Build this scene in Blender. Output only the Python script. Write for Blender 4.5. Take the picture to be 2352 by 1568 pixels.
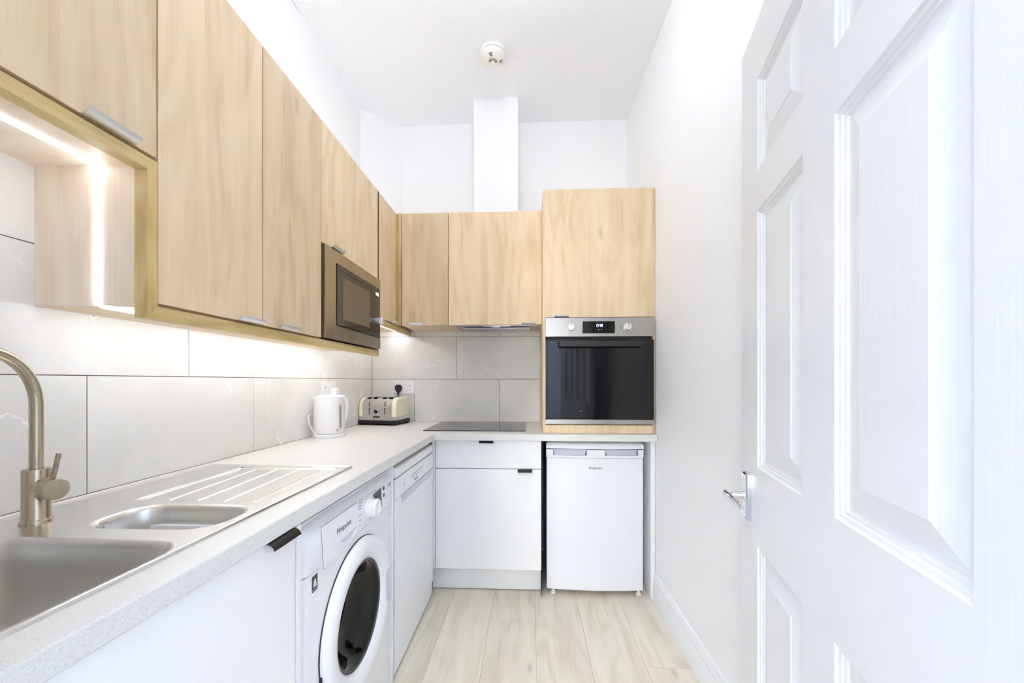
import bpy, bmesh, math, random
from mathutils import Vector, Matrix
random.seed(7)
for o in list(bpy.data.objects): bpy.data.objects.remove(o, do_unlink=True)
SC = bpy.context.scene
COL = SC.collection
PI = math.pi

# ------------------------------------------------------------------ camera
F_PX, YAW, EYE = 890.0, math.atan(40/890.0), 1.2
cam_d = bpy.data.cameras.new('camera'); cam = bpy.data.objects.new('camera', cam_d); COL.objects.link(cam)
cam_d.sensor_fit = 'HORIZONTAL'; cam_d.sensor_width = 36.0; cam_d.lens = F_PX/2352*36.0
cam_d.shift_y = 91/2352.0; cam_d.clip_start = 0.02
cam.location = (0, 0, EYE); cam.rotation_euler = (PI/2, 0, YAW)
SC.camera = cam
# ------------------------------------------------------------------ world, exposure, lamp and fill strengths
w = bpy.data.worlds.new('world'); SC.world = w; w.use_nodes = True
w.node_tree.nodes['Background'].inputs[0].default_value = (0.75, 0.85, 1, 1)
w.node_tree.nodes['Background'].inputs[1].default_value = 0.3
SC.view_settings.view_transform = 'Standard'; SC.view_settings.look = 'None'
SC.view_settings.gamma = 1.0; SC.view_settings.use_curve_mapping = False
SC.view_settings.exposure = 3.1
SC.cycles.max_bounces = 16; SC.cycles.diffuse_bounces = 12; SC.cycles.glossy_bounces = 6   # light keeps bouncing in a white room
E_CEIL, E_LED, E_TOP, E_FILL_HALL, E_FILL_WIN = 5.9, 5.8, 2.7, 9.5, 5.0

# ------------------------------------------------------------------ materials
def lin(c): return tuple((v/255/12.92 if v/255 <= .04045 else ((v/255+.055)/1.055)**2.4) for v in c)
MATS = {}
def nm(name):
    m = bpy.data.materials.new(name); m.use_nodes = True; nt = m.node_tree
    b = nt.nodes['Principled BSDF']; return m, nt, b
def plain(name, rgb, rough=.5, metal=0.0, spec=.5, bump=0, bscale=200, coat=0):
    m, nt, b = nm(name)
    b.inputs['Base Color'].default_value = (*lin(rgb), 1); b.inputs['Roughness'].default_value = rough
    b.inputs['Metallic'].default_value = metal; b.inputs['Specular IOR Level'].default_value = spec
    b.inputs['Coat Weight'].default_value = coat; b.inputs['Coat Roughness'].default_value = .05
    tc = nt.nodes.new('ShaderNodeTexCoord'); n = nt.nodes.new('ShaderNodeTexNoise')
    n.inputs['Scale'].default_value = bscale; n.inputs['Detail'].default_value = 3
    nt.links.new(tc.outputs['Object'], n.inputs['Vector'])
    mr = nt.nodes.new('ShaderNodeMapRange'); mr.inputs[3].default_value = max(0, rough-.01); mr.inputs[4].default_value = rough+.01
    nt.links.new(n.outputs[0], mr.inputs[0]); nt.links.new(mr.outputs[0], b.inputs['Roughness'])
    if bump:
        bp = nt.nodes.new('ShaderNodeBump'); bp.inputs['Strength'].default_value = bump; bp.inputs['Distance'].default_value = .002
        nt.links.new(n.outputs[0], bp.inputs['Height']); nt.links.new(bp.outputs[0], b.inputs['Normal'])
    MATS[name] = m; return m
def coords(nt, scale, rnd=10.0):
    tc = nt.nodes.new('ShaderNodeTexCoord'); oi = nt.nodes.new('ShaderNodeObjectInfo')
    mul = nt.nodes.new('ShaderNodeVectorMath'); mul.operation = 'SCALE'
    mul.inputs[0].default_value = (rnd, rnd*1.7, rnd*.63); nt.links.new(oi.outputs['Random'], mul.inputs['Scale'])
    add = nt.nodes.new('ShaderNodeVectorMath'); add.operation = 'ADD'
    nt.links.new(tc.outputs['Object'], add.inputs[0]); nt.links.new(mul.outputs[0], add.inputs[1])
    mp = nt.nodes.new('ShaderNodeMapping'); mp.inputs['Scale'].default_value = scale
    nt.links.new(add.outputs[0], mp.inputs['Vector']); return mp, add, oi
def noise(nt, vec, scale, detail=4, rough=.55, dist=0.0):
    n = nt.nodes.new('ShaderNodeTexNoise'); n.inputs['Scale'].default_value = scale; n.inputs['Detail'].default_value = detail
    n.inputs['Roughness'].default_value = rough; n.inputs['Distortion'].default_value = dist
    nt.links.new(vec.outputs[0], n.inputs['Vector']); return n
def ramp(nt, src, stops):
    r = nt.nodes.new('ShaderNodeValToRGB'); el = r.color_ramp.elements
    el[0].position = stops[0][0]; el[0].color = (*stops[0][1], 1)
    el[1].position = stops[-1][0]; el[1].color = (*stops[-1][1], 1)
    for p, c in stops[1:-1]: e = el.new(p); e.color = (*c, 1)
    nt.links.new(src, r.inputs[0]); return r
def mixc(nt, fac, a, b, mode='MIX'):
    m = nt.nodes.new('ShaderNodeMix'); m.data_type = 'RGBA'; m.blend_type = mode
    if hasattr(fac, 'node'): nt.links.new(fac, m.inputs[0])
    else: m.inputs[0].default_value = fac
    for s, i in ((a, 6), (b, 7)):
        if hasattr(s, 'node'): nt.links.new(s, m.inputs[i])
        else: m.inputs[i].default_value = (*s, 1)
    return m
def wood(name, pale, mid, dark, axis, rough=.45, tone=.12, spec=.35, knots=True):
    m, nt, b = nm(name)
    ls, cs = 1.0, 1.0
    def sc(long, cross): return tuple(long if i == axis else cross for i in range(3))
    mp, add, oi = coords(nt, sc(.55, 7.0))
    mp2 = nt.nodes.new('ShaderNodeMapping'); mp2.inputs['Scale'].default_value = sc(4, 260); nt.links.new(add.outputs[0], mp2.inputs[0])
    mp3 = nt.nodes.new('ShaderNodeMapping'); mp3.inputs['Scale'].default_value = sc(.42, 2.4); nt.links.new(add.outputs[0], mp3.inputs[0])
    warp = noise(nt, mp3, 2.2, 3, .5, .4)
    wv = nt.nodes.new('ShaderNodeMath'); wv.operation = 'MULTIPLY'; wv.inputs[1].default_value = 8.0
    nt.links.new(warp.outputs[0], wv.inputs[0])
    sn = nt.nodes.new('ShaderNodeMath'); sn.operation = 'SINE'
    sm = nt.nodes.new('ShaderNodeMath'); sm.operation = 'MULTIPLY'; sm.inputs[1].default_value = 5.0
    nt.links.new(wv.outputs[0], sm.inputs[0]); nt.links.new(sm.outputs[0], sn.inputs[0])
    fig = nt.nodes.new('ShaderNodeMapRange'); fig.inputs[1].default_value = -1; fig.inputs[2].default_value = 1
    nt.links.new(sn.outputs[0], fig.inputs[0])
    g1 = noise(nt, mp, 2.0, 6, .6, .5); g2 = noise(nt, mp2, 1.0, 3, .6)
    a = mixc(nt, .21, g1.outputs[0], fig.outputs[0]); a2 = mixc(nt, .30, a.outputs[2], g2.outputs[0])
    r = ramp(nt, a2.outputs[2], [(.28, lin(dark)), (.46, lin(mid)), (.64, lin(pale))])
    out = r.outputs[0]
    if knots:
        vo = nt.nodes.new('ShaderNodeTexVoronoi'); vo.inputs['Scale'].default_value = 3.2
        mk = nt.nodes.new('ShaderNodeMapping'); mk.inputs['Scale'].default_value = sc(.55, 1.5); nt.links.new(add.outputs[0], mk.inputs[0])
        nt.links.new(mk.outputs[0], vo.inputs['Vector'])
        kr = ramp(nt, vo.outputs['Distance'], [(0.0, (1, 1, 1)), (.035, (.55, .55, .55)), (.09, (0, 0, 0))])
        km = nt.nodes.new('ShaderNodeMath'); km.operation = 'MULTIPLY'; km.inputs[1].default_value = .5
        nt.links.new(kr.outputs[0], km.inputs[0])
        mx = mixc(nt, km.outputs[0], out, tuple(v*.55 for v in lin(dark))); out = mx.outputs[2]
    hv = nt.nodes.new('ShaderNodeHueSaturation')
    mr = nt.nodes.new('ShaderNodeMapRange'); mr.inputs[3].default_value = 1-tone; mr.inputs[4].default_value = 1+tone*.5
    nt.links.new(oi.outputs['Random'], mr.inputs[0]); nt.links.new(mr.outputs[0], hv.inputs['Value']); nt.links.new(out, hv.inputs['Color'])
    nt.links.new(hv.outputs[0], b.inputs['Base Color'])
    b.inputs['Roughness'].default_value = rough; b.inputs['Specular IOR Level'].default_value = spec
    bp = nt.nodes.new('ShaderNodeBump'); bp.inputs['Strength'].default_value = .08; bp.inputs['Distance'].default_value = .001
    nt.links.new(g2.outputs[0], bp.inputs['Height']); nt.links.new(bp.outputs[0], b.inputs['Normal'])
    MATS[name] = m; return m
def tilemat():
    m, nt, b = nm('stone_tile')
    mp, add, oi = coords(nt, (1, 1, 1), 23.0)
    cl = noise(nt, mp, 2.5, 5, .55, .6); base = ramp(nt, cl.outputs[0], [(.3, lin((216, 214, 209))), (.7, lin((231, 230, 227)))])
    wn = noise(nt, mp, 3.0, 5, .6)
    wm_ = nt.nodes.new('ShaderNodeVectorMath'); wm_.operation = 'SCALE'; wm_.inputs['Scale'].default_value = .35
    nt.links.new(wn.outputs['Color'], wm_.inputs[0])
    wa = nt.nodes.new('ShaderNodeVectorMath'); wa.operation = 'ADD'; nt.links.new(mp.outputs[0], wa.inputs[0]); nt.links.new(wm_.outputs[0], wa.inputs[1])
    vo = nt.nodes.new('ShaderNodeTexVoronoi'); vo.feature = 'DISTANCE_TO_EDGE'; vo.inputs['Scale'].default_value = 2.2
    nt.links.new(wa.outputs[0], vo.inputs['Vector'])
    vr = ramp(nt, vo.outputs['Distance'], [(0, (1, 1, 1)), (.003, (.5, .5, .5)), (.009, (0, 0, 0))])
    msk = noise(nt, mp, 4.5, 2); mk = ramp(nt, msk.outputs[0], [(.44, (0, 0, 0)), (.62, (1, 1, 1))])
    mm = nt.nodes.new('ShaderNodeMath'); mm.operation = 'MULTIPLY'; nt.links.new(vr.outputs[0], mm.inputs[0]); nt.links.new(mk.outputs[0], mm.inputs[1])
    mx = mixc(nt, mm.outputs[0], base.outputs[0], lin((254, 254, 253)))
    nt.links.new(mx.outputs[2], b.inputs['Base Color']); b.inputs['Roughness'].default_value = .38; b.inputs['Specular IOR Level'].default_value = .35
    MATS['tile'] = m
def worktopmat():
    m, nt, b = nm('worktop_laminate'); mp, add, oi = coords(nt, (1, 1, 1), 0.0)
    n1 = noise(nt, mp, 420, 3, .6); n2 = noise(nt, mp, 90, 4, .6); n3 = noise(nt, mp, 9, 3)
    r1 = ramp(nt, n1.outputs[0], [(.28, lin((198, 195, 189))), (.42, lin((222, 221, 218))), (.75, lin((231, 231, 228)))])
    r2 = ramp(nt, n2.outputs[0], [(.22, lin((206, 203, 197))), (.34, (1, 1, 1))])
    a = mixc(nt, .6, r1.outputs[0], r2.outputs[0], 'MULTIPLY')
    nt.links.new(a.outputs[2], b.inputs['Base Color']); b.inputs['Roughness'].default_value = .42; b.inputs['Specular IOR Level'].default_value = .4
    MATS['worktop'] = m
def steel(name, rgb, rough, axis=1, aniso=.0, stretch=(300, 4), bump=.03, var=.06):
    m, nt, b = nm(name); s = tuple(stretch[1] if i == axis else stretch[0] for i in range(3))
    mp, add, oi = coords(nt, s, 0.0); n = noise(nt, mp, 1.0, 3, .6)
    mr = nt.nodes.new('ShaderNodeMapRange'); mr.inputs[3].default_value = rough-var; mr.inputs[4].default_value = rough+var
    nt.links.new(n.outputs[0], mr.inputs[0]); nt.links.new(mr.outputs[0], b.inputs['Roughness'])
    b.inputs['Metallic'].default_value = 1; b.inputs['Base Color'].default_value = (*lin(rgb), 1)
    bp = nt.nodes.new('ShaderNodeBump'); bp.inputs['Strength'].default_value = bump; bp.inputs['Distance'].default_value = .0005
    nt.links.new(n.outputs[0], bp.inputs['Height']); nt.links.new(bp.outputs[0], b.inputs['Normal'])
    MATS[name] = m
def thin_glass(name, tint, rough=.02):
    m, nt, b = nm(name); nt.nodes.remove(b); out = nt.nodes['Material Output']
    tr = nt.nodes.new('ShaderNodeBsdfTransparent'); tr.inputs[0].default_value = (*tint, 1)
    gl = nt.nodes.new('ShaderNodeBsdfGlossy'); gl.inputs['Roughness'].default_value = rough; gl.inputs[0].default_value = (.95, .95, .95, 1)
    lw = nt.nodes.new('ShaderNodeLayerWeight'); lw.inputs[0].default_value = .5
    pw_ = nt.nodes.new('ShaderNodeMath'); pw_.operation = 'POWER'; pw_.inputs[1].default_value = 4.0; nt.links.new(lw.outputs['Facing'], pw_.inputs[0])
    fr = nt.nodes.new('ShaderNodeMath'); fr.operation = 'MULTIPLY_ADD'; fr.inputs[1].default_value = .6; fr.inputs[2].default_value = .04; nt.links.new(pw_.outputs[0], fr.inputs[0])
    mx = nt.nodes.new('ShaderNodeMixShader'); nt.links.new(fr.outputs[0], mx.inputs[0]); nt.links.new(tr.outputs[0], mx.inputs[1]); nt.links.new(gl.outputs[0], mx.inputs[2])
    nt.links.new(mx.outputs[0], out.inputs[0]); MATS[name] = m
def emit(name, rgb, s):
    m, nt, b = nm(name); b.inputs['Base Color'].default_value = (.8, .8, .8, 1)
    b.inputs['Emission Color'].default_value = (*rgb, 1); b.inputs['Emission Strength'].default_value = s; MATS[name] = m
def doorpaint(name, axis):
    m, nt, b = nm(name); s = tuple(5 if i == axis else 190 for i in range(3))
    mp, add, oi = coords(nt, s, 1.0); n = noise(nt, mp, 1.0, 3, .55, .6)
    b.inputs['Base Color'].default_value = (*lin((229, 230, 232)), 1); b.inputs['Roughness'].default_value = .38
    bp = nt.nodes.new('ShaderNodeBump'); bp.inputs['Strength'].default_value = .22; bp.inputs['Distance'].default_value = .0012
    nt.links.new(n.outputs[0], bp.inputs['Height']); nt.links.new(bp.outputs[0], b.inputs['Normal']); MATS[name] = m

OAK = ((237, 216, 183), (229, 205, 168), (212, 184, 144))
for ax, k in ((2, 'oak_v'), (1, 'oak_y'), (0, 'oak_x')): wood(k, *OAK, ax)
for ax, k in ((2, 'pale_v'), (0, 'pale_x')): wood(k, (244, 231, 213), (238, 222, 202), (226, 206, 182), ax, tone=.03)
RAIL = ((219, 196, 140), (203, 177, 118), (178, 150, 94))
for ax, k in ((2, 'rail_v'), (1, 'rail_y'), (0, 'rail_x')): wood(k, *RAIL, ax, knots=False, tone=.04)
wood('floor_wood', (232, 226, 212), (222, 214, 197), (201, 191, 173), 1, rough=.5, tone=.08)
tilemat(); worktopmat()
plain('wall_paint', (243, 244, 245), .75, bump=.12, bscale=160)
plain('ceiling_paint', (244, 246, 250), .8, bump=.2, bscale=90)
plain('hall_paint', (186, 198, 214), .8)
plain('hall_floor', (120, 112, 104), .6)
plain('grout', (92, 84, 78), .9)
plain('white_gloss', (244, 245, 246), .22, spec=.5)
plain('white_satin', (242, 243, 243), .4)
plain('trim_paint', (240, 242, 245), .35)
plain('appliance_white', (235, 237, 242), .28)
plain('appliance_grey', (206, 210, 220), .35)
plain('plastic_white', (240, 240, 240), .3)
plain('alarm_plastic', (240, 238, 233), .45)
plain('alarm_dark', (120, 112, 104), .6)
plain('cream_enamel', (240, 236, 208), .2)
plain('black_plastic', (22, 22, 24), .4)
plain('black_handle', (30, 28, 30), .35)
plain('dark_gap', (34, 30, 30), .7)
plain('charcoal', (52, 53, 58), .35)
plain('grey_print', (70, 74, 82), .6)
plain('light_print', (168, 172, 180), .6)
plain('badge_white', (214, 222, 216), .5)
plain('side_dark', (40, 42, 50), .5)
plain('window_smoke', (172, 158, 146), .3)
plain('blue_speck', (40, 70, 150), .6)
plain('rubber', (70, 70, 72), .6)
m = plain('black_glass', (9, 10, 13), .03, spec=.5)
m = plain('hob_glass', (30, 31, 33), .05, spec=.6)
m = plain('mw_glass', (30, 25, 22), .06, spec=.9)
m = plain('mw_window', (104, 90, 74), .14, spec=.7)
plain('chrome', (225, 227, 232), .12, metal=1)
plain('satin_alu', (232, 233, 235), .38, metal=1)
plain('drum', (84, 82, 80), .4, metal=.6)
steel('sink_steel', (228, 228, 227), .26, 1, bump=0.0, var=.02)
steel('bowl_steel', (220, 218, 214), .34, 2, bump=0.0, var=.07, stretch=(60, 2))
steel('brushed_nickel', (186, 176, 154), .26, 2)
steel('oven_steel', (180, 177, 170), .32, 0)
steel('mw_steel', (178, 168, 152), .26, 2)
steel('hood_steel', (176, 174, 170), .35, 0)
steel('toaster_steel', (216, 215, 213), .16, 0)
thin_glass('porthole_glass', (.16, .165, .18))
emit('led', (.90, .96, 1.08), E_LED); emit('led_niche', (.94, .97, 1.04), E_LED*.24); emit('led_top', (.87, .96, 1.13), E_TOP)
emit('lamp', (.90, .98, 1.10), E_CEIL); emit('hall_fill', (1.0, .985, .96), E_FILL_HALL)
emit('window_fill', (1.0, .985, .965), E_FILL_WIN); emit('digit_blue', (.25, .42, 1.0), .45); emit('digit_white', (.7, .82, 1.0), .35)
for ax, k in ((2, 'door_v'), (0, 'door_h')): doorpaint(k, ax)

# ------------------------------------------------------------------ builders
def P(v): return Vector(v)
class MB:
    def __init__(s): s.bm = bmesh.new()
    def box(s, x0, x1, y0, y1, z0, z1):
        c = [s.bm.verts.new((x, y, z)) for x in (min(x0, x1), max(x0, x1)) for y in (min(y0, y1), max(y0, y1)) for z in (min(z0, z1), max(z0, z1))]
        for f in ((0, 1, 3, 2), (4, 6, 7, 5), (0, 4, 5, 1), (2, 3, 7, 6), (0, 2, 6, 4), (1, 5, 7, 3)): s.bm.faces.new([c[i] for i in f])
        return s
    def loft(s, rings, cap0=True, cap1=True, close=False):
        rs = [[s.bm.verts.new(p) for p in r] for r in rings]; n = len(rs[0])
        pairs = list(zip(rs[:-1], rs[1:])) + ([(rs[-1], rs[0])] if close else [])
        for a, b in pairs:
            for i in range(n): s.bm.faces.new((a[i], a[(i+1) % n], b[(i+1) % n], b[i]))
        if not close:
            if cap0: s.bm.faces.new(rs[0][::-1])
            if cap1: s.bm.faces.new(rs[-1])
        return s
    def tube(s, pts, r, seg=16, cap=True):
        pts = [P(p) for p in pts]; n = len(pts); rr = r if isinstance(r, (list, tuple)) else [r]*n
        rings = []; up = None
        for i, p in enumerate(pts):
            t = ((pts[min(i+1, n-1)]-pts[max(i-1, 0)])).normalized()
            if up is None: up = t.orthogonal().normalized()
            up = (up - t*up.dot(t)).normalized(); q = t.cross(up)
            rings.append([p+(up*math.cos(2*PI*k/seg)+q*math.sin(2*PI*k/seg))*rr[i] for k in range(seg)])
        return s.loft(rings, cap, cap)
    def lathe(s, prof, c=(0, 0, 0), axis=(0, 0, 1), seg=40, cap0=True, cap1=True, squash=(1, 1)):
        c = P(c); a = P(axis).normalized()
        u = P((0, 1, 0)) if abs(a.x) > .9 else P((1, 0, 0)); u = (u-a*u.dot(a)).normalized(); v = a.cross(u)
        rings = [[c+a*h+(u*math.cos(2*PI*k/seg)*squash[0]+v*math.sin(2*PI*k/seg)*squash[1])*r for k in range(seg)] for r, h in prof]
        return s.loft(rings, cap0, cap1)
    def prism(s, poly, axis, a0, a1):
        # poly of 2-D points in the two other axes (cyclic order: x->(y,z), y->(x,z), z->(x,y))
        def mk(p, a): return (a, p[0], p[1]) if axis == 0 else ((p[0], a, p[1]) if axis == 1 else (p[0], p[1], a))
        return s.loft([[mk(p, a0) for p in poly], [mk(p, a1) for p in poly]])
    def build(s, name, mat, parent=None, local=False, bev=0, seg=2, smooth=None, ang=35):
        bm = s.bm; bmesh.ops.recalc_face_normals(bm, faces=bm.faces)
        me = bpy.data.meshes.new(name)
        if parent is not None and not local:
            bm.transform(WM(parent).inverted())
        off = None
        if parent is None:
            xs = [v.co.x for v in bm.verts]; ys = [v.co.y for v in bm.verts]; zs = [v.co.z for v in bm.verts]
            off = Vector(((min(xs)+max(xs))/2, (min(ys)+max(ys))/2, min(zs))); bm.transform(Matrix.Translation(-off))
        bm.to_mesh(me); bm.free()
        o = bpy.data.objects.new(name, me); COL.objects.link(o); me.materials.append(MATS[mat])
        if off is not None: o.location = off
        if parent is not None: o.parent = parent
        if bev:
            md = o.modifiers.new('bevel', 'BEVEL'); md.width = bev; md.segments = seg; md.limit_method = 'ANGLE'; md.angle_limit = math.radians(40)
        if smooth or bev:
            for p in me.polygons: p.use_smooth = True
            me.set_sharp_from_angle(angle=math.radians(ang))
            if bev:
                o.modifiers['bevel'].harden_normals = False
        return o
def WM(o):
    m = Matrix.Translation(o.location) @ o.rotation_euler.to_matrix().to_4x4()
    return WM(o.parent) @ m if o.parent else m
def tag(o, label, cat, group=None):
    o['label'] = label; o['category'] = cat
    if group: o['group'] = group
    return o
def thing(name, label, cat, loc=(0, 0, 0), rotz=0.0, group=None):
    o = bpy.data.objects.new(name, None); COL.objects.link(o); o.location = loc; o.rotation_euler = (0, 0, rotz)
    o.empty_display_size = .05; return tag(o, label, cat, group)
def struct(o): o['kind'] = 'structure'; return o
def B(*a): return MB().box(*a)
def rrect(x0, x1, y0, y1, r, n=6):
    pts = []
    for cx, cy, a in ((x1-r, y1-r, 0), (x0+r, y1-r, PI/2), (x0+r, y0+r, PI), (x1-r, y0+r, 3*PI/2)):
        pts += [(cx+r*math.cos(a+PI/2*i/n), cy+r*math.sin(a+PI/2*i/n)) for i in range(n+1)]
    return pts
def text(name, body, size, org, right, up, mat, parent, align='CENTER', shear=0, spacing=1.0, bold=0.0):
    c = bpy.data.curves.new(name, 'FONT'); c.body = body; c.size = size; c.align_x = align; c.align_y = 'CENTER'
    c.extrude = .0002; c.shear = shear; c.space_character = spacing; c.offset = bold; c.resolution_u = 3
    t = bpy.data.objects.new(name, c); COL.objects.link(t)
    me = bpy.data.meshes.new_from_object(t.evaluated_get(bpy.context.evaluated_depsgraph_get()))
    bpy.data.objects.remove(t, do_unlink=True); bpy.data.curves.remove(c)
    r, u = P(right).normalized(), P(up).normalized(); n = r.cross(u)
    M = Matrix(((r.x, u.x, n.x, org[0]), (r.y, u.y, n.y, org[1]), (r.z, u.z, n.z, org[2]), (0, 0, 0, 1)))
    me.transform(WM(parent).inverted() @ M); me.name = name
    me.materials.clear(); me.materials.append(MATS[mat])
    o = bpy.data.objects.new(name, me); COL.objects.link(o); o.parent = parent; return o
SEG7 = {'0': 'abcdef', '1': 'bc', '4': 'fgbc', '5': 'afgcd', '8': 'abcdefg'}
def digits(name, s, h, org, right, up, mat, parent, slant=.12):
    r, u = P(right), P(up); n = r.cross(u); mb = MB(); wd = h*.5; th = h*.13
    def bar(x0, x1, z0, z1, ox):
        ring = []
        for (a, z) in ((x0, z0), (x1, z0), (x1, z1), (x0, z1)): ring.append(P(org)+r*(ox+a+z*slant)+u*z)
        mb.loft([[p for p in ring], [p+n*.0006 for p in ring]])
    ox = 0
    for ch in s:
        if ch == ':':
            bar(0, th, h*.25, h*.25+th, ox); bar(0, th, h*.65, h*.65+th, ox); ox += h*.3; continue
        for q in SEG7[ch]:
            {'a': lambda: bar(th, wd-th, h-th, h, ox), 'd': lambda: bar(th, wd-th, 0, th, ox), 'g': lambda: bar(th, wd-th, h/2-th/2, h/2+th/2, ox),
             'f': lambda: bar(0, th, h/2+th*.3, h-th*.3, ox), 'b': lambda: bar(wd-th, wd, h/2+th*.3, h-th*.3, ox),
             'e': lambda: bar(0, th, th*.3, h/2-th*.3, ox), 'c': lambda: bar(wd-th, wd, th*.3, h/2-th*.3, ox)}[q]()
        ox += wd+h*.22
    return mb.build(name, mat, parent)
def pull(org, out, along, length, mat, parent, upsign=1, name='handle', w=.022, h=.013):
    """curved edge pull: cup that leaves the door edge and curls out and up (or down)"""
    org, out, along = P(org), P(out), P(along); up = Vector((0, 0, upsign))
    prof = [(0, -.0015), (.008, -.0008), (.015, .002), (.0195, .007), (w, h)]
    inn = [(w-.0022, h+.0004), (.0175, .008), (.0138, .004), (.0075, .0012), (0, .0005)]
    poly = prof+inn; mb = MB()
    mb.loft([[org+along*(-length/2)+out*a+up*b for a, b in poly], [org+along*(length/2)+out*a+up*b for a, b in poly]])
    return mb.build(name, mat, parent, smooth=True, ang=50)

# ------------------------------------------------------------------ setting
XL, XR, YB, YN, ZC = -1.15, .693, 2.775, .19, 3.05
XT, YT = -1.138, 2.757          # tile faces
struct(B(XL-.1, XL, YN-.13, YB+.1, 0, ZC).build('wall_left', 'wall_paint'))
wl = bpy.data.objects['wall_left']
wb = struct(B(XL, XR, YB, YB+.1, 0, ZC).build('wall_back', 'wall_paint'))
wr = struct(B(XR, XR+.1, YN-.13, YB+.1, 0, ZC).build('wall_right', 'wall_paint'))
struct(B(XL-.1, XR+.1, -2.2, YB+.1, ZC, ZC+.1).build('ceiling', 'ceiling_paint'))
mb = MB(); mb.box(XL, -.43, YN-.13, YN, 0, ZC); mb.box(.355, XR, YN-.13, YN, 0, ZC); mb.box(-.43, .355, YN-.13, YN, 2.02, ZC)
struct(mb.build('wall_front', 'wall_paint'))
struct(MB().prism([(XL, 2.585), (XL-.02, 2.585), (-.92, YB+.01), (-.92, YB)] if False else [(XL, 2.59), (-.92, YB), (XL, YB)], 2, 2.272, ZC).build('wall_corner', 'wall_paint'))
struct(B(-.364, -.074, 2.525, YB, 2.272, ZC).build('wall_boxing', 'wall_paint'))
# hall behind the camera (seen only in reflections)
mb = MB(); mb.box(-1.6, 1.6, -2.2, -2.1, 0, ZC); mb.box(-1.7, -1.6, -2.2, YN-.13, 0, ZC); mb.box(1.6, 1.7, -2.2, YN-.13, 0, ZC)
mb.box(-1.6, XL-.1, YN-.13, YN-.03, 0, ZC); mb.box(XR+.1, 1.6, YN-.13, YN-.03, 0, ZC)
struct(mb.build('wall_hall', 'hall_paint'))
struct(B(-1.6, 1.6, -2.1, YN-.13, -.02, 0).build('floor_hall', 'hall_floor'))
o = tag(MB().lathe([(.2, .0005), (.2, .03), (.17, .045), (.0005, .05)], (-.1, -1.0, ZC), (0, 0, -1), 40).build('hall_fill_light', 'hall_fill', smooth=True), 'added round fill light on the hall ceiling behind the viewer', 'light')  # unseen lamp, added to send fill light through the doorway
fill_win = bpy.data.objects.new('fill_window_1', None); COL.objects.link(fill_win); fill_win.location = (-.45, -2.08, .7); struct(fill_win)  # invented glowing window, added as soft frontal fill for the back units
B(-1.0, .1, -2.0995, -2.09, .75, 2.1).build('fill_pane', 'window_fill', fill_win)
mb = MB(); mb.box(-1.06, -1.0, -2.0995, -2.05, .69, 2.16); mb.box(.1, .16, -2.0995, -2.05, .69, 2.16); mb.box(-1.0, .1, -2.0995, -2.05, .69, .75); mb.box(-1.0, .1, -2.0995, -2.05, 2.1, 2.16); mb.box(-.47, -.43, -2.0898, -2.06, .75, 2.1)
mb.build('fill_window_frame', 'trim_paint', fill_win)
mb = MB(); mb.box(-.43, -.415, YN-.13, YN, 0, 2.02); mb.box(.34, .355, YN-.13, YN, 0, 2.02); mb.box(-.415, .34, YN-.13, YN, 2.005, 2.02)
struct(mb.build('trim_1', 'trim_paint'))
# floor with planks
fl = struct(B(XL, XR, YN-.13, YB, -.04, -.012).build('floor', 'grout'))
pw, rowx, k = .23, -1.12, 0
plank_me = {}
while rowx < XR:
    x0, x1 = max(rowx, XL), min(rowx+pw, XR); y = YN-.13-(k*.83 % 1.85)
    while y < YB:
        y0, y1 = max(y, YN-.13), min(y+1.85, YB)
        if y1-y0 > .01: B(x0+.0005, x1-.0005, y0+.0005, y1-.0005, -.012, 0).build('plank', 'floor_wood', fl)
        y += 1.85
    rowx += pw; k += 1
# tiles: left wall
def tiles(parent, rows, face):
    bk = MB(); 
    for z0, z1, joints in rows:
        for a, b in zip(joints[:-1], joints[1:]):
            g = .0011
            if face == 'L': B(XL+.001, XT, a+g, b-g, z0+g, z1-g).build('tile', 'tile', parent, bev=.0006, seg=1)
            else: B(a+g, b-g, YT, YB-.001, z0+g, z1-g).build('tile', 'tile', parent, bev=.0006, seg=1)
tiles(wl, [(.909, 1.2145, [.348, .948, 1.551, 2.152, 2.757]), (1.2145, 1.516, [YN+.002, .648, 1.247, 2.449, 2.757]), (1.516, 1.818, [.348, .948, 1.551, 2.152, 2.757])], 'L')
tiles(wb, [(.909, 1.2145, [-1.137, -.829, -.216, .093]), (1.2145, 1.518, [-1.137, -.523, .093]), (1.518, 1.66, [-1.137, -.829, -.216, .093])], 'B')
B(XL+.0005, XT-.0022, .2, 2.757, .905, 1.82).build('grout_bed', 'grout', wl)
B(-1.137, .093, YT+.0022, YB-.0005, .905, 1.66).build('grout_bed', 'grout', wb)
# skirting on the right wall
sk = [(XR, 0), (XR-.016, 0), (XR-.016, .098), (XR-.0135, .104), (XR-.0155, .111), (XR-.0145, .121), (XR-.0095, .130), (XR-.0085, .139), (XR-.0045, .147), (XR, .15)]
struct(MB().prism(sk, 1, YN+.0, 2.163).build('baseboard_right', 'trim_paint', smooth=True, ang=30))
# hatch frame at the ceiling
t = thing('ceiling_hatch', 'shallow white framed hatch panel on the ceiling at the left wall', 'hatch', (-1.03, 1.57, ZC-.012))
MB().box(-1.148, -.915, 1.27, 1.87, ZC-.006, ZC-.0005).build('panel', 'ceiling_paint', t)
mb = MB(); mb.box(-.945, -.912, 1.24, 1.873, ZC-.008, ZC-.0005); mb.box(-1.148, -.945, 1.84, 1.873, ZC-.008, ZC-.0005); mb.build('frame', 'ceiling_paint', t, bev=.002)

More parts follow.
